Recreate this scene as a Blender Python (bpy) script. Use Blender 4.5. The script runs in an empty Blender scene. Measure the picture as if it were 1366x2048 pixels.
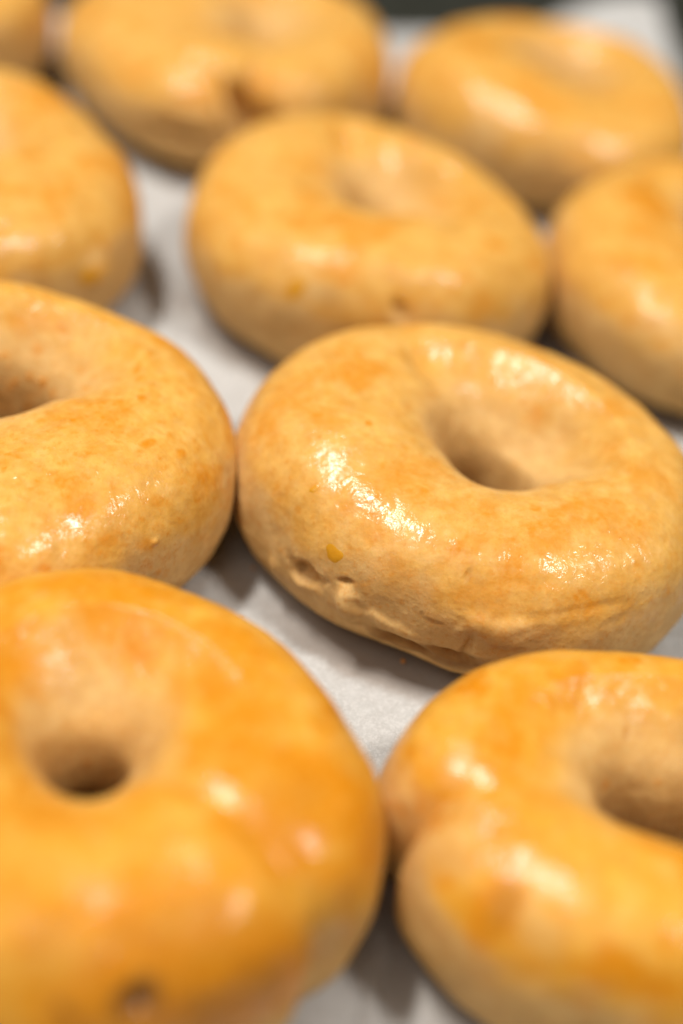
import bpy, math, random
import numpy as np

sc = bpy.context.scene
CM = 0.01

# ------------------------------------------------------------------ camera
W, H = 1366, 2048                       # pixel frame of the photograph
LENS, SENSOR = 50.0, 36.0
F = LENS / SENSOR * H
ELEV, ROLL, DIST = math.radians(40), math.radians(10), 32.0
CAM = np.array([0, -DIST * math.cos(ELEV), 2 + DIST * math.sin(ELEV)])      # cm
FW = np.array([0, math.cos(ELEV), -math.sin(ELEV)])
_r0 = np.array([1.0, 0, 0]); _u0 = np.cross(_r0, FW)
RT = math.cos(ROLL) * _r0 + math.sin(ROLL) * _u0
UP = -math.sin(ROLL) * _r0 + math.cos(ROLL) * _u0
FOCUS_POINT = np.array([1.6, -2.6, 2.9])

from mathutils import Matrix, Vector
cd = bpy.data.cameras.new('camera'); cam = bpy.data.objects.new('camera', cd)
sc.collection.objects.link(cam)
m = Matrix(((RT[0], UP[0], -FW[0], CAM[0] * CM), (RT[1], UP[1], -FW[1], CAM[1] * CM),
            (RT[2], UP[2], -FW[2], CAM[2] * CM), (0, 0, 0, 1)))
cam.matrix_world = m
cd.sensor_fit = 'VERTICAL'; cd.sensor_height = SENSOR; cd.sensor_width = 24; cd.lens = LENS
cd.clip_start = 0.01; cd.clip_end = 20
cd.dof.use_dof = True
cd.dof.focus_distance = float((FOCUS_POINT - CAM) @ FW) * CM
cd.dof.aperture_fstop = 2.9
cd.dof.aperture_blades = 9
sc.camera = cam

# ------------------------------------------------------------------ light
world = bpy.data.worlds.new('World'); sc.world = world; world.use_nodes = True
bg = world.node_tree.nodes['Background']
bg.inputs['Color'].default_value = (1.0, 0.90, 0.80, 1)
bg.inputs['Strength'].default_value = 0.02

def ceiling_light(name, d, dist, sx, sy, power, rz, col):
    l = bpy.data.lights.new(name, 'AREA'); l.shape = 'RECTANGLE'; l.size = sx; l.size_y = sy
    l.energy = power; l.color = col
    o = bpy.data.objects.new(name, l); sc.collection.objects.link(o)
    d = Vector(d).normalized()
    o.location = d * dist
    o.rotation_euler = (0, 0, rz or 0)      # fixtures hang level under the ceiling, shining straight down
    if rz is None: o.rotation_euler = (-d).to_track_quat('-Z', 'Y').to_euler()     # a window, facing the tray
    return o
ceiling_light('ceiling_light', (-0.37, 0.05, 0.93), 1.75, 0.15, 0.58, 34, math.radians(-6), (1.0, 0.96, 0.905))
ceiling_light('ceiling_light', (0.46, -0.13, 0.88), 1.75, 0.15, 0.30, 21, math.radians(-6), (1.0, 0.96, 0.905))

ceiling_light('window_light', (-0.40, -0.47, 0.79), 2.2, 2.2, 1.6, 17, None, (1.0, 0.955, 0.91))

sc.view_settings.view_transform = 'Standard'
sc.view_settings.look = 'None'
sc.view_settings.exposure = 0.0
sc.view_settings.gamma = 1.0
sc.render.engine = 'CYCLES'
sc.cycles.use_denoising = True
sc.cycles.sample_clamp_indirect = 6.0

# ------------------------------------------------------------------ helpers
def proj(P):
    d = P - CAM; z = d @ FW
    return np.stack([W / 2 + F * (d @ RT) / z, H / 2 - F * (d @ UP) / z], -1)

def unproj(px, h):
    d = FW * F + RT * (px[0] - W / 2) + UP * (H / 2 - px[1])
    return CAM + d * ((h - CAM[2]) / d[2])

_rng = np.random.RandomState(7)
_perm = _rng.permutation(256); _perm = np.concatenate([_perm, _perm, _perm])
_grad = _rng.normal(size=(256, 3)); _grad /= np.linalg.norm(_grad, axis=1, keepdims=True)
def noise(p):
    """gradient noise, about -0.8 .. 0.8"""
    sh = p.shape[:-1]; p = p.reshape(-1, 3)
    i = np.floor(p).astype(np.int64); f = p - i; i &= 255
    w = f * f * f * (f * (f * 6 - 15) + 10)
    out = np.zeros(len(p))
    for dx in (0, 1):
        wx = w[:, 0] if dx else 1 - w[:, 0]
        for dy in (0, 1):
            wy = w[:, 1] if dy else 1 - w[:, 1]
            for dz in (0, 1):
                wz = w[:, 2] if dz else 1 - w[:, 2]
                h = _perm[_perm[_perm[(i[:, 0] + dx) & 255] + ((i[:, 1] + dy) & 255)] + ((i[:, 2] + dz) & 255)]
                g = _grad[h]
                out += wx * wy * wz * ((f[:, 0] - dx) * g[:, 0] + (f[:, 1] - dy) * g[:, 1] + (f[:, 2] - dz) * g[:, 2])
    return (out * 1.5).reshape(sh)

def fbm(p, o=3):
    s = 0; a = 1.0
    for k in range(o):
        s = s + a * noise(p * (2.03 ** k) + 17.3 * k); a *= 0.5
    return s

def sstep(a, b, x):
    t = np.clip((x - a) / (b - a), 0, 1); return t * t * (3 - 2 * t)

def mesh_from(name, verts, faces, mat, attrs=None):
    me = bpy.data.meshes.new(name)
    verts = np.ascontiguousarray(verts, dtype=np.float32); faces = np.ascontiguousarray(faces, dtype=np.int32)
    nv, nf, k = len(verts), len(faces), faces.shape[1]
    me.vertices.add(nv); me.vertices.foreach_set('co', verts.ravel())
    me.loops.add(nf * k); me.loops.foreach_set('vertex_index', faces.ravel())
    me.polygons.add(nf)
    me.polygons.foreach_set('loop_start', np.arange(0, nf * k, k, dtype=np.int32))
    me.polygons.foreach_set('loop_total', np.full(nf, k, dtype=np.int32))
    me.polygons.foreach_set('use_smooth', np.ones(nf, dtype=bool))
    for an, av in (attrs or {}).items():
        a = me.attributes.new(an, 'FLOAT', 'POINT'); a.data.foreach_set('value', np.ascontiguousarray(av, dtype=np.float32).ravel())
    me.update(calc_edges=True); me.validate()
    me.materials.append(mat)
    return me

def link(name, me, parent=None, **props):
    o = bpy.data.objects.new(name, me); sc.collection.objects.link(o)
    if parent is not None: o.parent = parent
    for k, v in props.items(): o[k] = v
    return o

# ------------------------------------------------------------------ materials
class NT:
    def __init__(self, name):
        self.m = bpy.data.materials.new(name); self.m.use_nodes = True
        self.t = self.m.node_tree; self.b = self.t.nodes['Principled BSDF']
    def n(self, typ, **kw):
        nd = self.t.nodes.new(typ)
        for k, v in kw.items():
            if k in nd.inputs: nd.inputs[k].default_value = v
            else: setattr(nd, k, v)
        return nd
    def l(self, a, b): self.t.links.new(a, b)
    def math(self, op, a, b=None, c=None):
        nd = self.t.nodes.new('ShaderNodeMath'); nd.operation = op
        for i, x in enumerate((a, b, c)):
            if x is None: continue
            if isinstance(x, (int, float)): nd.inputs[i].default_value = x
            else: self.l(x, nd.inputs[i])
        return nd.outputs[0]
    def mix(self, fac, a, b, blend='MIX'):
        nd = self.t.nodes.new('ShaderNodeMix'); nd.data_type = 'RGBA'; nd.blend_type = blend
        for i, x in ((0, fac), (6, a), (7, b)):
            if isinstance(x, (int, float)): nd.inputs[i].default_value = x
            elif isinstance(x, tuple): nd.inputs[i].default_value = (*x, 1)
            else: self.l(x, nd.inputs[i])
        return nd.outputs[2]
    def noise(self, vec, scale, detail=3, rough=0.5, dist=0.0):
        nd = self.n('ShaderNodeTexNoise'); nd.inputs['Scale'].default_value = scale
        nd.inputs['Detail'].default_value = detail; nd.inputs['Roughness'].default_value = rough
        nd.inputs['Distortion'].default_value = dist
        if vec is not None: self.l(vec, nd.inputs['Vector'])
        return nd.outputs['Fac']
    def ramp(self, fac, a, b, c0=0.0, c1=1.0):
        nd = self.n('ShaderNodeMapRange'); nd.interpolation_type = 'SMOOTHSTEP'
        self.l(fac, nd.inputs[0]); nd.inputs[1].default_value = a; nd.inputs[2].default_value = b
        nd.inputs[3].default_value = c0; nd.inputs[4].default_value = c1
        return nd.outputs[0]

def dough_material():
    k = NT('egg_washed_dough'); b = k.b
    co = k.n('ShaderNodeTexCoord').outputs['Object']
    oi = k.n('ShaderNodeObjectInfo')
    off = k.n('ShaderNodeVectorMath'); off.operation = 'ADD'
    k.l(co, off.inputs[0]); k.l(oi.outputs['Location'], off.inputs[1]); co = off.outputs[0]
    at = lambda nm: k.n('ShaderNodeAttribute', attribute_name=nm).outputs['Fac']
    gl, pool, gx, gy, brn = at('glaze'), at('pool'), at('along'), at('around'), at('brown')
    cv = k.n('ShaderNodeCombineXYZ'); k.l(gx, cv.inputs[0]); k.l(gy, cv.inputs[1])
    # stretched skin: lines run round the tube (so they are short along it)
    sv = k.n('ShaderNodeVectorMath'); sv.operation = 'MULTIPLY'; k.l(cv.outputs[0], sv.inputs[0]); sv.inputs[1].default_value = (9.0, 2.2, 1)
    fib = k.noise(sv.outputs[0], 1.0, 2, 0.6, 0.6)
    mott = k.noise(co, 190, 3, 0.6)
    fine = k.noise(co, 900, 2, 0.6)
    speck = k.noise(co, 420, 2, 0.5)
    # colours
    dough = k.mix(k.ramp(mott, 0.35, 0.68), (0.530, 0.322, 0.120), (0.630, 0.402, 0.162))
    dough = k.mix(k.ramp(speck, 0.60, 0.72, 0, 0.30), dough, (0.48, 0.245, 0.085))
    dough = k.mix(k.ramp(fine, 0.52, 0.70, 0, 0.35), dough, (0.46, 0.235, 0.085))
    wash = k.mix(k.ramp(mott, 0.30, 0.70), (0.640, 0.292, 0.025), (0.710, 0.372, 0.056))
    g = k.math('MULTIPLY', gl, k.ramp(k.noise(co, 330, 3, 0.6), 0.25, 0.62, 0.72, 1.0))
    col = k.mix(g, dough, wash)
    col = k.mix(k.ramp(fib, 0.55, 0.74, 0, 0.16), col, (0.66, 0.27, 0.035))
    col = k.mix(k.ramp(fine, 0.54, 0.72, 0, 0.30), col, (0.60, 0.26, 0.04))
    pl = k.math('MULTIPLY', pool, k.ramp(k.noise(co, 600, 3, 0.6), 0.28, 0.62, 0.55, 1.0))
    col = k.mix(pl, col, (0.580, 0.198, 0.003))
    col = k.mix(k.math('MULTIPLY', brn, k.ramp(mott, 0.3, 0.6, 0.6, 1.0)), col, (0.185, 0.080, 0.020))
    k.l(col, b.inputs['Base Color'])
    k.l(k.ramp(g, 0, 1, 0.55, 0.42), b.inputs['Roughness'])
    b.inputs['IOR'].default_value = 1.42
    b.inputs['Specular IOR Level'].default_value = 0.12
    b.inputs['Subsurface Weight'].default_value = 0.10
    b.inputs['Subsurface Radius'].default_value = (1.0, 0.45, 0.15)
    b.inputs['Subsurface Scale'].default_value = 0.0025
    # egg wash coat
    patch = k.ramp(k.noise(co, 180, 2, 0.6), 0.38, 0.60)
    k.l(k.math('MULTIPLY', k.math('MULTIPLY_ADD', patch, 0.50, 0.10), k.ramp(gl, 0.05, 0.55)), b.inputs['Coat Weight'])
    b.inputs['Coat Roughness'].default_value = 0.17
    b.inputs['Coat IOR'].default_value = 1.5
    hgt = k.math('ADD', k.math('MULTIPLY', fine, 0.5), k.math('MULTIPLY', fib, 0.4))
    hgt = k.math('ADD', hgt, k.math('MULTIPLY', mott, 1.3))
    bp = k.n('ShaderNodeBump'); bp.inputs['Strength'].default_value = 0.55; bp.inputs['Distance'].default_value = 0.00035
    k.l(hgt, bp.inputs['Height']); k.l(bp.outputs[0], b.inputs['Normal'])
    bp2 = k.n('ShaderNodeBump'); bp2.inputs['Strength'].default_value = 0.55; bp2.inputs['Distance'].default_value = 0.00045
    hg2 = k.math('ADD', k.math('MULTIPLY', k.noise(co, 460, 3, 0.6, 0.5), 1.0), k.math('MULTIPLY', fib, 0.25))
    k.l(hg2, bp2.inputs['Height']); k.l(bp2.outputs[0], b.inputs['Coat Normal'])
    return k.m

def egg_material():
    k = NT('egg_yolk_drop'); b = k.b
    b.inputs['Base Color'].default_value = (0.60, 0.275, 0.015, 1)
    b.inputs['Roughness'].default_value = 0.22
    b.inputs['Subsurface Weight'].default_value = 0.15
    b.inputs['Subsurface Radius'].default_value = (1, .5, .1); b.inputs['Subsurface Scale'].default_value = 0.002
    return k.m

def paper_material():
    k = NT('baking_parchment'); b = k.b
    co = k.n('ShaderNodeTexCoord').outputs['Object']
    big = k.noise(co, 38, 4, 0.6)
    mid = k.noise(co, 300, 4, 0.65, 0.3)
    fib = k.noise(co, 1300, 4, 0.7, 0.8)
    grease = k.n('ShaderNodeAttribute', attribute_name='grease').outputs['Fac']
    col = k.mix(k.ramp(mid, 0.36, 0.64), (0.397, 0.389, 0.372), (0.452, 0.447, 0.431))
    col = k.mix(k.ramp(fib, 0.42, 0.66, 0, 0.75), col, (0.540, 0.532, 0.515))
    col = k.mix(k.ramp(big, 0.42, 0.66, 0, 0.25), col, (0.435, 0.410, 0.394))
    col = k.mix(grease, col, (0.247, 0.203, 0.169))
    k.l(col, b.inputs['Base Color'])
    b.inputs['Roughness'].default_value = 0.5
    b.inputs['Specular IOR Level'].default_value = 0.35
    bp = k.n('ShaderNodeBump'); bp.inputs['Strength'].default_value = 0.35; bp.inputs['Distance'].default_value = 0.0002
    k.l(k.math('ADD', k.math('MULTIPLY', fib, 0.6), mid), bp.inputs['Height']); k.l(bp.outputs[0], b.inputs['Normal'])
    return k.m

def tray_material():
    k = NT('dark_baked_steel'); b = k.b
    co = k.n('ShaderNodeTexCoord').outputs['Object']
    col = k.mix(k.noise(co, 60, 4, 0.6), (0.020, 0.021, 0.016), (0.055, 0.056, 0.042))
    k.l(col, b.inputs['Base Color']); b.inputs['Metallic'].default_value = 0.4
    k.l(k.ramp(k.noise(co, 120, 3), 0.3, 0.7, 0.42, 0.6), b.inputs['Roughness'])
    return k.m

def counter_material():
    k = NT('dark_worktop'); b = k.b
    co = k.n('ShaderNodeTexCoord').outputs['Object']
    col = k.mix(k.noise(co, 25, 5, 0.6), (0.018, 0.020, 0.016), (0.04, 0.042, 0.034))
    k.l(col, b.inputs['Base Color']); b.inputs['Roughness'].default_value = 0.5
    return k.m

def crumb_material():
    k = NT('dough_crumb'); b = k.b
    co = k.n('ShaderNodeTexCoord').outputs['Object']
    k.l(k.mix(k.noise(co, 1500, 2), (0.55, 0.24, 0.06), (0.70, 0.36, 0.11)), b.inputs['Base Color'])
    b.inputs['Roughness'].default_value = 0.45
    return k.m

M_DOUGH, M_EGG, M_PAPER, M_TRAY, M_COUNTER, M_CRUMB = (dough_material(), egg_material(), paper_material(),
                                                      tray_material(), counter_material(), crumb_material())

# ------------------------------------------------------------------ bagel list (cm, photo pixels for marks)
# c: centre on the sheet, R: outer radius, a: shape (cos2, sin2, cos3, sin3), lip: pixel on the front lip of the hole
BAGELS = [
 dict(k='A', c=(2.80, 1.72), R=5.26, a=(0.051, -0.053, -0.011, -0.014), lip=(982, 972), rh=1.0, hole=(.22, 122), funnel=0.95, open=45, lumpy=0.6, res=(840, 420), ht=3.92,
      gold=0.64, seed=1, blisters=60, line=0.35,
      label='sharp bagel in the middle with a torn bubble low on its side'),
 dict(k='B', c=(-7.89, -0.20), R=5.31, a=(0.010, 0.006, 0.022, 0.034), lip=(-45, 828), rh=1.1, res=(760, 380), ht=3.92,
      gold=0.74, seed=2, speck=0.5, blisters=1100, line=0.45,
      label='blistered bagel at the left edge, touching the sharp middle one'),
 dict(k='C', c=(-12.59, 10.56), R=5.70, a=(-0.008, -0.024, 0.004, -0.045), lip=(-190, 330), rh=1.2, res=(280, 140), ht=3.92,
      gold=0.68, seed=3, blisters=30, line=0.5,
      label='bagel cut off by the left edge, with a yellow egg drip near its base'),
 dict(k='D', c=(-3.35, -9.33), R=4.94, a=(-0.008, -0.014, 0.047, -0.015), lip=(140, 1628), rh=0.80, hole=(.08, 60), funnel=0.5, open=100, res=(400, 200), ht=4.25, notch=[(605, 1960, 1.6, 6, .35)],
      gold=1.0, pool0=0.75, seed=4, blisters=20, line=0.3,
      label='deep orange bagel nearest the viewer at the lower left'),
 dict(k='E', c=(5.88, -7.86), R=4.17, a=(0.021, -0.008, -0.029, 0.011), lip=(1375, 1742), rh=1.05, hole=(.25, 0), funnel=0.55, open=90, res=(400, 200), ht=3.92, notch=[(812, 1735, 1.4, 6, .65)], valley=0.12,
      gold=1.00, pool0=0.28, seed=5, blisters=40, line=0.4,
      label='bagel at the lower right with overlapping rope ends on its left side'),
 dict(k='F', c=(-0.78, 12.19), R=5.27, a=(0.002, -0.061, 0.029, -0.024), lip=(752, 440), rh=0.78, hole=(.30, 108), funnel=0.85, open=35, res=(320, 160), ht=3.92,
      gold=0.69, seed=6, blisters=30, line=0.4,
      label='blurred bagel with a small hole, directly behind the sharp middle one'),
 dict(k='G', c=(9.85, 13.35), R=5.37, a=(-0.011, -0.005, 0.024, 0.012), lip=(1500, 520), rh=1.1, res=(280, 140), ht=3.92,
      gold=0.73, seed=7, blisters=20, line=0.4,
      label='bagel cut off by the right edge, beside the small-holed one'),
 dict(k='H', c=(-6.59, 23.13), R=5.83, a=(-0.002, -0.017, -0.018, 0.031), lip=(520, 80), rh=0.65, res=(280, 140), ht=3.92, notch=[(480, 225, 1.6, 8, 1.2)], valley=0.1,
      gold=0.64, seed=8, blisters=20, line=0.3,
      label='far bagel at the top with a deep dark fold in its front'),
 dict(k='I', c=(4.75, 23.4), R=5.0, a=(0.063, -0.028, -0.040, 0.001), lip=(1130, 168), rh=1.0, res=(280, 140), ht=3.92,
      gold=0.71, seed=9, blisters=20, line=0.3,
      label='far bagel at the upper right by the paper corner'),
 dict(k='J', c=(-18.2, 22.45), R=5.29, a=(0.004, -0.001, 0.007, -0.001), lip=(-200, 20), rh=1.0, res=(200, 100), ht=3.92,
      gold=0.64, seed=10, blisters=10, line=0.3,
      label='bagel sliver in the top left corner of the picture'),
]

# marks per bagel, in photo pixels: (kind, px, py, size along tube cm, size round tube cm, amount cm or 0..1, angle deg)
#  'dent' pushes in, 'bump' pushes out, 'pool' thicker egg wash, 'brown' browning and painted shade, 'bare' no egg wash
MARKS = {
 'A': [('dent', 852, 705, .5, .9, .32, 0), ('bump', 1070, 790, 1.2, .9, .24, 0), ('bump', 790, 760, .8, .9, .10, 0), ('brown', 820, 1296, 1.1, .22, .8, 0), ('brown', 900, 1312, .8, .22, .8, 0), ('brown', 590, 1140, .12, .16, .5, 0), ('brown', 694, 1158, .16, .07, .45, 20),  # browned base edge, with undercut and torn-cavity shade painted in the same brown
       ('brown', 873, 1240, .2, .05, .55, 0), ('brown', 845, 1223, .05, .06, .5, 0), ('brown', 938, 1150, .06, .16, .25, 0), ('brown', 890, 890, .3, .3, .35, 0), ('tear', 612, 1150, .44, .28, .32, 0), ('bump', 600, 1160, .18, .14, .14, 0), ('bump', 694, 1205, .26, .36, .22, 0), ('bump', 548, 1130, .2, .25, .08, 0),  # brown spots, plus shade painted into small pits and the hole's left side
       ('tear', 694, 1160, .20, .09, .09, 20), 
       
       ('dent', 800, 1282, .60, .12, .20, 0), ('dent', 900, 1305, .50, .12, .20, 0), ('bump', 770, 1250, .5, .18, .10, 0),
       ('dent', 1170, 1222, 1.1, .12, .022, 2), ('dent', 1060, 1165, .9, .12, .010, 3), ('bump', 1000, 1262, .6, .35, .14, 0), ('dent', 935, 1150, .05, .14, .04, 0), ('dent', 1240, 1245, .3, .10, .02, 8),
       ('dent', 938, 1292, .08, .3, .14, 0),
       ('pool', 720, 745, .75, .55, .75, 0), ('pool', 735, 850, .08, .08, .9, 0), ('pool', 1130, 1020, .55, .2, .7, 0), ('pool', 690, 700, .6, .35, .5, 0),
       ('pool', 1070, 1022, .12, .1, .8, 0), ('pool', 628, 978, .12, .12, .7, 0), ('pool', 1230, 1010, .6, .3, .4, 0), ('pool', 1310, 960, .5, .6, .5, 0),
       ('pool', 850, 970, .3, .12, .4, 0), ('pool', 925, 690, .12, .1, .6, 0), ('pool', 1000, 1205, .3, .1, .4, 0), ('pool', 590, 1020, .1, .1, .5, 0)],
 'B': [('pool', 275, 740, .2, .1, .8, 0), ('pool', 280, 795, .14, .1, .9, 0), ('pool', 120, 655, .25, .1, .7, 0), ('pool', 300, 885, .2, .12, .9, 0),
       ('pool', 365, 905, .14, .12, .9, 0), ('pool', 220, 1080, .2, .15, .6, 0), ('pool', 315, 1000, .2, .15, .6, 0), ('bump', 275, 795, .07, .06, .05, 0),
       ('bump', 310, 1085, .08, .07, .05, 0), ('pool', 300, 1090, .2, .15, .6, 0), ('pool', 90, 1140, .1, .1, .8, 0), ('pool', 80, 640, .3, .2, .4, 0)],
 'D': [('brown', 300, 1930, 2.4, .8, .22, 0), ('brown', 560, 1600, .9, .7, .15, 0), ('brown', 268, 2006, .42, .40, 1.0, 0), ('pool', 350, 1960, 2.2, 1.0, 1.0, 0), ('brown', 500, 1990, 1.0, .7, .4, 0), ('dent', 268, 2004, .22, .2, .35, 0), ('bump', 690, 1760, .9, 1.0, .12, 0),  # lower front: camera shade painted in with pooled wash; dimple's dark painted too
       ('pool', 560, 1640, 1.2, .9, .9, 0), ('pool', 480, 1330, 1.3, .7, .8, 0), ('pool', 330, 1800, 1.6, .6, .8, 0), ('pool', 230, 1170, 1.5, .5, .8, 0),
       ('pool', 480, 1950, 1.2, .8, 1.0, 0), ('pool', 60, 1640, .6, .5, .6, 0), ('pool', 30, 1340, .4, .6, .7, 0), ('pool', 100, 1850, 1.0, .6, .6, 0),
       ('brown', 660, 1850, .6, .9, .25, 0), ('pool', 520, 2000, 1.4, .7, 1.0, 0), ('bare', 150, 1330, .8, .9, .6, 0), ('bare', 330, 1520, .5, .7, .5, 0)],  # low front pool carries painted camera shade as well as wash
 'E': [('brown', 1015, 1810, .3, .4, .35, 0), ('brown', 1250, 1463, .08, .1, .25, 0), 
       ('pool', 1150, 1345, .5, .3, .9, 0), ('pool', 1010, 1470, .6, .45, .8, 0), ('pool', 990, 1540, .5, .4, .8, 0), ('pool', 1050, 1390, .4, .3, .7, 0),
       ('pool', 990, 1800, .5, .9, .9, 0), ('pool', 1010, 1640, .6, .35, .6, 0), ('pool', 1250, 1960, 1.2, .4, .9, 0), ('pool', 1250, 1463, .08, .1, .6, 0),
       ('pool', 880, 1550, .3, .3, .6, 0), ('bare', 920, 1510, .35, .3, .8, 0), ('bare', 870, 1700, .5, .9, .8, 0), ('bare', 1080, 1870, .3, .5, .6, 30)],
 'F': [('dent', 700, 275, .4, .8, .30, 0), ('bump', 850, 320, 1.1, .8, .25, 0), ('bump', 560, 380, 1.1, 1.0, .14, 0), ('dent', 800, 625, .12, .3, .22, 25), ('pool', 690, 440, 1.0, .5, .6, 0), ('pool', 985, 480, .2, .2, .9, 0), ('pool', 620, 330, .8, .7, .4, 0),
       ('pool', 760, 470, .3, .3, .6, 0)],
 'C': [('bump', 205, 545, .4, .4, .12, 0), ('pool', 100, 190, 1.0, .6, .7, 0), ('pool', 210, 330, .6, .8, .6, 0), ('dent', 10, 460, .25, .1, .1, 0)],
 'G': [('pool', 1300, 400, 1.2, .7, .9, 0), ('pool', 1340, 480, .8, .5, .5, 0)],
 'H': [('dent', 482, 212, .36, 1.0, .8, 20), ('dent', 440, 190, .2, .8, .3, 0), ('dent', 370, 275, 1.0, .2, .60, 0), ('bump', 340, 160, .9, .9, .15, 0), ('bump', 620, 170, 1.2, .9, .12, 0),
       ('pool', 440, 60, 1.0, .4, .6, 0), ('pool', 720, 90, .6, .8, .6, 0)],
 'I': [('pool', 960, 90, 1.0, .6, .9, 0), ('pool', 1060, 165, .8, .4, .6, 0)],
 'J': [],
}
# egg drops that sit proud of the dough: (px, py, radius cm)
DROPS = {'A': [(668, 1106, .20), (627, 976, .09)], 'F': [(590, 578, .26)], 'C': [(178, 556, .27)]}

def base_surface(s, nu, nv):
    u = np.linspace(0, 2 * np.pi, nu, endpoint=False) + math.radians(90)
    v = np.linspace(0, 2 * np.pi, nv, endpoint=False) - math.radians(90)
    u, v = np.meshgrid(u, v, indexing='ij')
    a = s['a']; cx, cy = s['c']
    Ro = s['R'] * (1 + a[0] * np.cos(2 * u) + a[1] * np.sin(2 * u) + a[2] * np.cos(3 * u) + a[3] * np.sin(3 * u))
    ph = np.random.RandomState(s['seed'] + 40).rand(6) * 2 * np.pi
    lump = 0.05 * np.cos(u - ph[0]) + 0.04 * np.cos(2 * u - ph[1]) + 0.025 * np.cos(3 * u - ph[2])
    pinch = 0 * u
    for (npx, npy, nz, wd, dep) in s.get('notch', []):
        q = unproj((npx, npy), nz); an = math.atan2(q[1] - cy, q[0] - cx)
        da = (u - an + np.pi) % (2 * np.pi) - np.pi
        pinch = pinch + dep * np.exp(-np.abs(da / math.radians(wd)) ** 1.6)
    rh = s['rh']
    lp = unproj(s['lip'], 3.35)
    hx, hy = lp[0] - cx, lp[1] + rh + 0.65 - cy
    hb, hd = s.get('hole', (0.10, math.degrees(ph[3])))
    rr = rh * (1 + hb * np.cos(2 * (u - math.radians(hd))) + 0.05 * np.cos(3 * u - ph[4]))
    inx = hx + rr * np.cos(u); iny = hy + rr * np.sin(u)
    ox = Ro * np.cos(u); oy = Ro * np.sin(u)
    mx, my = (ox + inx) / 2, (oy + iny) / 2
    wx, wy = (ox - inx) / 2, (oy - iny) / 2
    w = np.hypot(wx, wy)
    hz = 0.53 * s['ht'] * (1 + 0.10 * (w / w.mean() - 1)); zc = s['ht'] - 0.53 * s['ht']
    hz = hz * (1 + s.get('lumpy', 1.0) * lump) - s.get('valley', 0.35) * pinch
    cv, sv = np.cos(v), np.sin(v)
    # slightly squared tube
    k = 1 + 0.05 * np.sin(2 * v) ** 2
    sl = s.get('funnel', 0.5) * np.clip(np.cos(u - math.radians(s.get('open', 65))), 0, 1) * np.clip(-cv, 0, 1) * np.clip(sv, 0, 1)      # the hole opens like a funnel
    sv = sv * (1 - sl)
    x = cx + mx + wx * cv * k; y = cy + my + wy * cv * k; z = zc + hz * sv * k
    po = pinch * np.clip(cv, 0, 1) ** 0.7            # rope ends meet: a crease on the outer side only
    x = x - po * np.cos(u); y = y - po * np.sin(u)
    # the underside rests flat on the paper
    t = 0.22
    z = 0.5 * (z + np.sqrt(z * z + t * t)) - 0.03
    along = u * 3.3; around = v * 2.0
    return np.stack([x, y, z], -1), w, u, v

def normals(P):
    du = np.roll(P, -1, 0) - np.roll(P, 1, 0); dv = np.roll(P, -1, 1) - np.roll(P, 1, 1)
    n = np.cross(du, dv); n /= np.linalg.norm(n, axis=-1, keepdims=True) + 1e-9
    return n, du / (np.linalg.norm(du, axis=-1, keepdims=True) + 1e-9), dv / (np.linalg.norm(dv, axis=-1, keepdims=True) + 1e-9)

def pick(P, n, px):
    """grid index of the visible surface point under a photo pixel"""
    Pf = P.reshape(-1, 3); view = CAM - Pf; dist = np.linalg.norm(view, axis=-1)
    fac = (n.reshape(-1, 3) * view).sum(-1) / dist
    d = np.hypot(*(proj(Pf) - np.array(px, float)).T) + np.where(fac < 0.02, 1e5, 0)
    near = np.where(d < max(d.min() + 1e-6, 14))[0]
    near = near[d[near] < 1e5] if (d[near] < 1e5).any() else near
    return near[np.argmin(dist[near] + d[near] * 0.08)]

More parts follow.
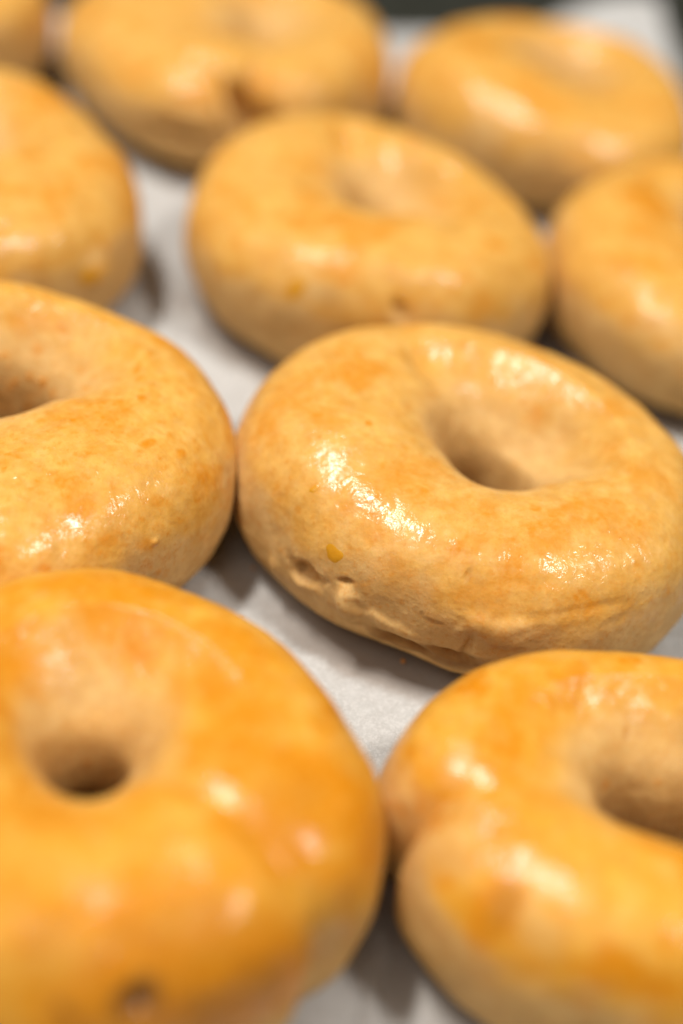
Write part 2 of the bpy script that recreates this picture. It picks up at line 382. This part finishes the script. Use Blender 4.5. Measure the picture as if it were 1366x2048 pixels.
def build_bagel(s):
    nu, nv = s['res']
    P, w, u, v = base_surface(s, nu, nv)
    sd = s['seed'] * 13.7
    rs = np.random.RandomState(s['seed'])
    n, tu, tv = normals(P)
    disp = 0.16 * noise(P * 0.33 + sd) + 0.045 * noise(P * 0.9 + sd + 5) + 0.010 * fbm(P * 2.6 + sd, 3)
    # skin creased near the base
    low = sstep(2.0, 0.7, P[..., 2]) * sstep(0, .3, np.cos(v))
    q = np.stack([np.cos(u) * 4.5, np.sin(u) * 4.5, P[..., 2] * 3.4], -1)
    disp += low * (0.035 * noise(q * 0.8 + sd) - 0.010 * sstep(0.16, 0.0, np.abs(noise(q * 0.45 + sd + 9))))
    # fine stretch lines round the tube
    q = np.stack([np.cos(u) * 22, np.sin(u) * 22, v * 1.6], -1)
    disp += s['line'] * 0.011 * fbm(q + sd, 2) * sstep(-.4, .4, np.cos(v) + 0.6)
    qs = np.stack([np.cos(u) * 1.6, np.sin(u) * 1.6, v * 4.0], -1)          # brush strokes run along the ring
    glaze = sstep(-0.35, 0.45, (P[..., 2] - 2.45) * 0.75 + 0.55 * fbm(P * 0.55 + sd + 31, 3) + 0.35 * noise(qs + sd)) * s['gold']
    inner = sstep(0.05, 0.75, -np.cos(v) + 0.25 * noise(P * 0.8 + sd + 3)) * sstep(3.95, 3.3, P[..., 2])      # the brush misses the hole
    glaze *= 1 - 0.8 * inner
    glaze = np.maximum(glaze, 0.12 * s['gold'])
    pool = s['gold'] * 0.75 * sstep(0.10, 0.55, fbm(P * 0.75 + sd + 57, 4)) * sstep(2.2, 3.3, P[..., 2])
    pool += s['gold'] * 0.40 * sstep(0.22, 0.60, fbm(P * 2.2 + sd + 77, 3)) * sstep(1.0, 2.4, P[..., 2])
    pool += s['gold'] * s.get('speck', 0.28) * sstep(0.30, 0.60, fbm(P * np.array([5.5, 5.5, 5.5]) + sd + 99, 2)) * sstep(0.8, 2.2, P[..., 2])
    pool = np.maximum(pool, s.get('pool0', 0) * sstep(1.4, 3.0, P[..., 2]) * (0.6 + 1.3 * fbm(P * 0.55 + sd, 3)))
    pool *= 1 - 0.85 * inner
    brown = 0 * pool
    for kind, px, py, su, sv_, amt, ang in MARKS[s['k']]:
        i = pick(P, n, (px, py)); iu, iv = divmod(i, nv)
        rad = max(su, sv_) * 2.6 + 0.3
        sel = np.linalg.norm(P - P[iu, iv], axis=-1) < rad
        Ps = P[sel]
        wob = np.stack([noise(Ps * 1.5 + px), noise(Ps * 1.5 + py + 50), noise(Ps * 1.5 + 99)], -1)
        d = Ps - P[iu, iv] + wob * (min(0.35 * max(su, sv_), 0.3) if max(su, sv_) < 0.65 or kind not in ('dent', 'bump') else 0.05); ca, sa = math.cos(math.radians(ang)), math.sin(math.radians(ang))
        du_, dv_ = d @ tu[iu, iv], d @ tv[iu, iv]; dn = d @ n[iu, iv]
        a_, b_ = (du_ * ca + dv_ * sa) / su, (-du_ * sa + dv_ * ca) / sv_
        r2 = a_ * a_ + b_ * b_
        if kind in ('dent', 'bump', 'tear'):
            # ragged edge
            r2 = r2 * (1 + (0.5 if max(su, sv_) < 0.65 else 0.0) * noise(Ps * 3.5 + sd + px)) + (np.maximum(np.abs(dn) - 1.2, 0)) ** 2
            g = np.exp(-np.abs(r2) ** (1.3 if kind != 'tear' else 2.0))
            disp[sel] += (amt if kind == 'bump' else -amt) * g
        else:
            r2 = r2 * (1 + 0.9 * fbm(Ps * 1.6 + sd + py, 3)) + (dn / 1.0) ** 2
            g = sstep(1.7, 0.2, r2)
            if kind == 'brown': brown[sel] = np.maximum(brown[sel], amt * g)
            elif kind == 'pool': pool[sel] = np.maximum(pool[sel], amt * g)
            else: pool[sel] *= 1 - amt * g; glaze[sel] *= 1 - 0.7 * amt * g
    # small blisters with wash gathered round them
    for _ in range(s['blisters']):
        iu, iv = rs.randint(nu), rs.randint(nv)
        if P[iu, iv, 2] < 0.9: continue
        r = 0.025 + 0.05 * rs.rand() ** 3
        ku = int(0.3 / (2 * np.pi * 3.3 / nu)) + 1; kv = int(0.3 / (12.5 / nv)) + 1
        ii = (np.arange(iu - ku, iu + ku + 1) % nu)[:, None]; jj = (np.arange(iv - kv, iv + kv + 1) % nv)[None]
        d = np.linalg.norm(P[ii, jj] - P[iu, iv], axis=-1)
        disp[ii, jj] += (0.22 if rs.rand() < 0.85 else 0.6) * r * np.exp(-(d / r) ** 2)
        if rs.rand() < 0.55:
            pool[ii, jj] = np.maximum(pool[ii, jj], (0.4 + .5 * rs.rand()) * np.exp(-(d / (2.0 * r)) ** 2))
    Q = P + n * disp[..., None]
    Q[..., 2] = np.where(Q[..., 2] < 0.0, 0.0, Q[..., 2])
    org = np.array([s['c'][0], s['c'][1], 0])
    iu = np.arange(nu)[:, None]; iv = np.arange(nv)[None]
    iu1 = (iu + 1) % nu; iv1 = (iv + 1) % nv
    faces = np.stack([iu * nv + iv, iu1 * nv + iv, iu1 * nv + iv1, iu * nv + iv1], -1).reshape(-1, 4)
    along = np.abs(np.arange(nu) / nu * 2 - 1)[:, None] * 10.5 + 0 * u
    around = np.abs(np.arange(nv) / nv * 2 - 1)[None] * 6.2 + 0 * v
    me = mesh_from('bagel', (Q - org).reshape(-1, 3) * CM, faces, M_DOUGH,
                   dict(glaze=np.clip(glaze, 0, 1), pool=np.clip(pool, 0, 1), brown=np.clip(brown, 0, 1), along=along, around=around))
    ob = link('bagel', me, label=s['label'], category='bagel', group='egg-washed bagels on the parchment')
    ob.location = Vector(org) * CM
    # raised egg drops, cut from the same skin
    for px, py, r in DROPS.get(s['k'], []):
        i = pick(P, n, (px, py)); ci, cj = divmod(i, nv)
        tt = Q[ci, cj]; nn, t1, t2 = n[ci, cj], tu[ci, cj], tv[ci, cj]
        k, rings = 28, 7
        vs = []; pts2 = [(0, 0, 0)]
        for a in range(1, rings + 1):
            for b in range(k):
                th = 2 * np.pi * b / k
                rr = r * (a / rings) * (1 + 0.22 * math.sin(2 * th + px) + 0.13 * math.sin(3 * th + py) + 0.06 * math.sin(5 * th))
                pts2.append((rr * math.cos(th), rr * math.sin(th) * 1.15, a / rings))
        wu = 120 if nu > 500 else 24
        ii = (np.arange(ci - wu, ci + wu + 1) % nu)[:, None]; jj = (np.arange(cj - wu, cj + wu + 1) % nv)[None]
        loc = Q[ii, jj].reshape(-1, 3) - tt
        la, lb, ln = loc @ t1, loc @ t2, loc @ nn
        for x, y, q_ in pts2:
            dd = (la - x) ** 2 + (lb - y) ** 2
            idx = np.argpartition(dd, 4)[:4]; wgt = 1 / (dd[idx] + 1e-5); h = (ln[idx] * wgt).sum() / wgt.sum()
            vs.append(tt + t1 * x + t2 * y + nn * (h + 0.016 * (1 - q_ ** 4) - 0.005))
        fs = [(0, 1 + b, 1 + (b + 1) % k, 1 + (b + 1) % k) for b in range(k)]
        tri = [(0, 1 + b, 1 + (b + 1) % k) for b in range(k)]
        for a in range(rings - 1):
            for b in range(k):
                p0, p1 = 1 + a * k + b, 1 + a * k + (b + 1) % k
                tri += [(p0, p0 + k, p1 + k), (p0, p1 + k, p1)]
        dm = mesh_from('egg_wash_drop', (np.array(vs) - org) * CM, np.array(tri), M_EGG)
        link('egg_wash_drop', dm, ob, label='small yellow drop of egg wash on the side')
    return ob

# ------------------------------------------------------------------ setting
# dark worktop
def grid_mesh(name, x0, x1, y0, y1, nx, ny, zf, mat, attr=None):
    X, Y = np.meshgrid(np.linspace(x0, x1, nx), np.linspace(y0, y1, ny), indexing='ij')
    Z = zf(X, Y)
    i = np.arange(nx - 1)[:, None]; j = np.arange(ny - 1)[None]
    fc = np.stack([i * ny + j, (i + 1) * ny + j, (i + 1) * ny + j + 1, i * ny + j + 1], -1).reshape(-1, 4)
    return mesh_from(name, np.stack([X, Y, Z], -1).reshape(-1, 3) * CM, fc, mat, attr(X, Y) if attr else None)
o = link('worktop', grid_mesh('worktop', -110, 110, -90, 140, 2, 2, lambda X, Y: 0 * X - 0.75, M_COUNTER), kind='structure')

# sheet pan: flat bottom, flared rim, rolled lip
def build_tray():
    hx, hy, rc = 25.0, 37.0, 2.5
    prof = [(0.0, -0.30), (-0.0, -0.30), (0.35, -0.15), (1.1, 1.7), (1.35, 1.85), (1.6, 1.75), (1.62, 1.5), (1.4, 1.4), (1.2, 1.5), (0.5, -0.35), (0.1, -0.55), (0.0, -0.60)]
    ring = []
    for cxs, cys, a0 in ((1, 1, 0), (-1, 1, 90), (-1, -1, 180), (1, -1, 270)):
        for t in range(9):
            a = math.radians(a0 + 90 * t / 8); ring.append((cxs * (hx - rc), cys * (hy - rc), math.cos(a), math.sin(a)))
    V = []; Fc = []; nr = len(ring)
    for (off, z) in prof:
        for (bx, by, c, s_) in ring: V.append((bx + c * (rc + off), by + s_ * (rc + off), z))
    for a in range(len(prof) - 1):
        for b in range(nr):
            Fc.append((a * nr + b, a * nr + (b + 1) % nr, (a + 1) * nr + (b + 1) % nr, (a + 1) * nr + b))
    me = bpy.data.meshes.new('baking_tray')
    me.from_pydata([tuple(c * CM for c in p) for p in V], [], [tuple(reversed(f)) for f in Fc] +
                   [tuple(range(nr)), tuple(reversed(range((len(prof) - 1) * nr, len(prof) * nr)))])
    me.update(); me.materials.append(M_TRAY)
    for p in me.polygons: p.use_smooth = len(p.vertices) == 4
    ob = link('baking_tray', me, label='dark steel baking tray under the parchment, seen at the top', category='tray')
    ob.location = (-4.5 * CM, 11.5 * CM, 0); ob.rotation_euler = (0, 0, math.radians(9))
build_tray()

# parchment: one sheet, a little wavy, its far right corner curling up
PA = math.radians(16); PC = np.array([9.6, 36.0])      # far right corner, turn of the sheet
ex, ey = np.array([math.cos(PA), math.sin(PA)]), np.array([-math.sin(PA), math.cos(PA)])
CEN = np.array([b['c'] for b in BAGELS]); RAD = np.array([b['R'] for b in BAGELS])
def paper():
    nx, ny = 320, 420
    S, T = np.meshgrid(np.linspace(-44, 0, nx), np.linspace(-60, 0, ny), indexing='ij')
    X = PC[0] + S * ex[0] + T * ey[0]; Y = PC[1] + S * ex[1] + T * ey[1]
    p = np.stack([X, Y, 0 * X], -1)
    d = np.min(np.hypot(X[..., None] - CEN[:, 0], Y[..., None] - CEN[:, 1]) - RAD * 0.86, -1)
    free = sstep(-0.6, 1.4, d)
    wav = 0.13 * (noise(p * 0.16 + 3) + 0.2) + 0.05 * noise(p * 0.5 + 9) + 0.012 * noise(p * 1.7 + 4)
    # soft creases
    cr = 0.07 * sstep(0.09, 0, np.abs(noise(p * 0.13 + 40))) + 0.10 * sstep(0.05, 0, np.abs(noise(p * 0.27 + 60)))
    Z = -0.05 + np.maximum(free * (wav + cr), -0.12)
    edge = np.minimum(-S, -T)
    corner = np.exp(-((S / 5.5) ** 2 + (T / 4.0) ** 2))
    Z += 2.2 * corner + 0.35 * sstep(2.2, 0, -T) * (0.6 + noise(p * 0.3 + 8))
    X = X - 0.5 * corner * ex[0]; Y = Y - 0.5 * corner * ex[1]
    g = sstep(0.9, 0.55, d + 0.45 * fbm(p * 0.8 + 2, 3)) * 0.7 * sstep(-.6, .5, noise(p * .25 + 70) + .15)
    i = np.arange(nx - 1)[:, None]; j = np.arange(ny - 1)[None]
    fc = np.stack([i * ny + j, (i + 1) * ny + j, (i + 1) * ny + j + 1, i * ny + j + 1], -1).reshape(-1, 4)
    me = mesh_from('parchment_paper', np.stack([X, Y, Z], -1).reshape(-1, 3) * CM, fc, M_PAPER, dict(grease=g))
    ob = link('parchment_paper', me, label='pale grey sheet of baking parchment under all the bagels', category='parchment')
    md = ob.modifiers.new('thickness', 'SOLIDIFY'); md.thickness = 0.00015; md.offset = -1
paper()

# ------------------------------------------------------------------ bagels
for s in BAGELS: build_bagel(s)

# crumbs lying on the paper
def crumb(px, r, label, z=0.03):
    c = unproj(px, z); rs = np.random.RandomState(int(px[0]))
    import bmesh
    bm = bmesh.new(); bmesh.ops.create_icosphere(bm, subdivisions=2, radius=1)
    for vtx in bm.verts:
        k = 1 + 0.35 * float(noise(np.array([[vtx.co.x * 1.4 + px[0], vtx.co.y * 1.4, vtx.co.z * 1.4]]))[0])
        vtx.co = Vector((vtx.co.x * r * 1.3 * k, vtx.co.y * r * k, vtx.co.z * r * 0.6 * k)) * CM
    me = bpy.data.meshes.new('crumb'); bm.to_mesh(me); bm.free(); me.materials.append(M_CRUMB)
    for p in me.polygons: p.use_smooth = True
    o = link('crumb', me, label=label, category='crumb', group='crumbs on the parchment')
    o.location = Vector(c) * CM; o.rotation_euler = (0, 0, px[0])
crumb((482, 1235), .035, 'tiny brown crumb on the parchment beside the deep orange bagel')
crumb((806, 1322), .06, 'small orange crumb of egg wash under the sharp bagel')
crumb((506, 1136), .04, 'dark crumb in the shadow between the two sharp bagels')
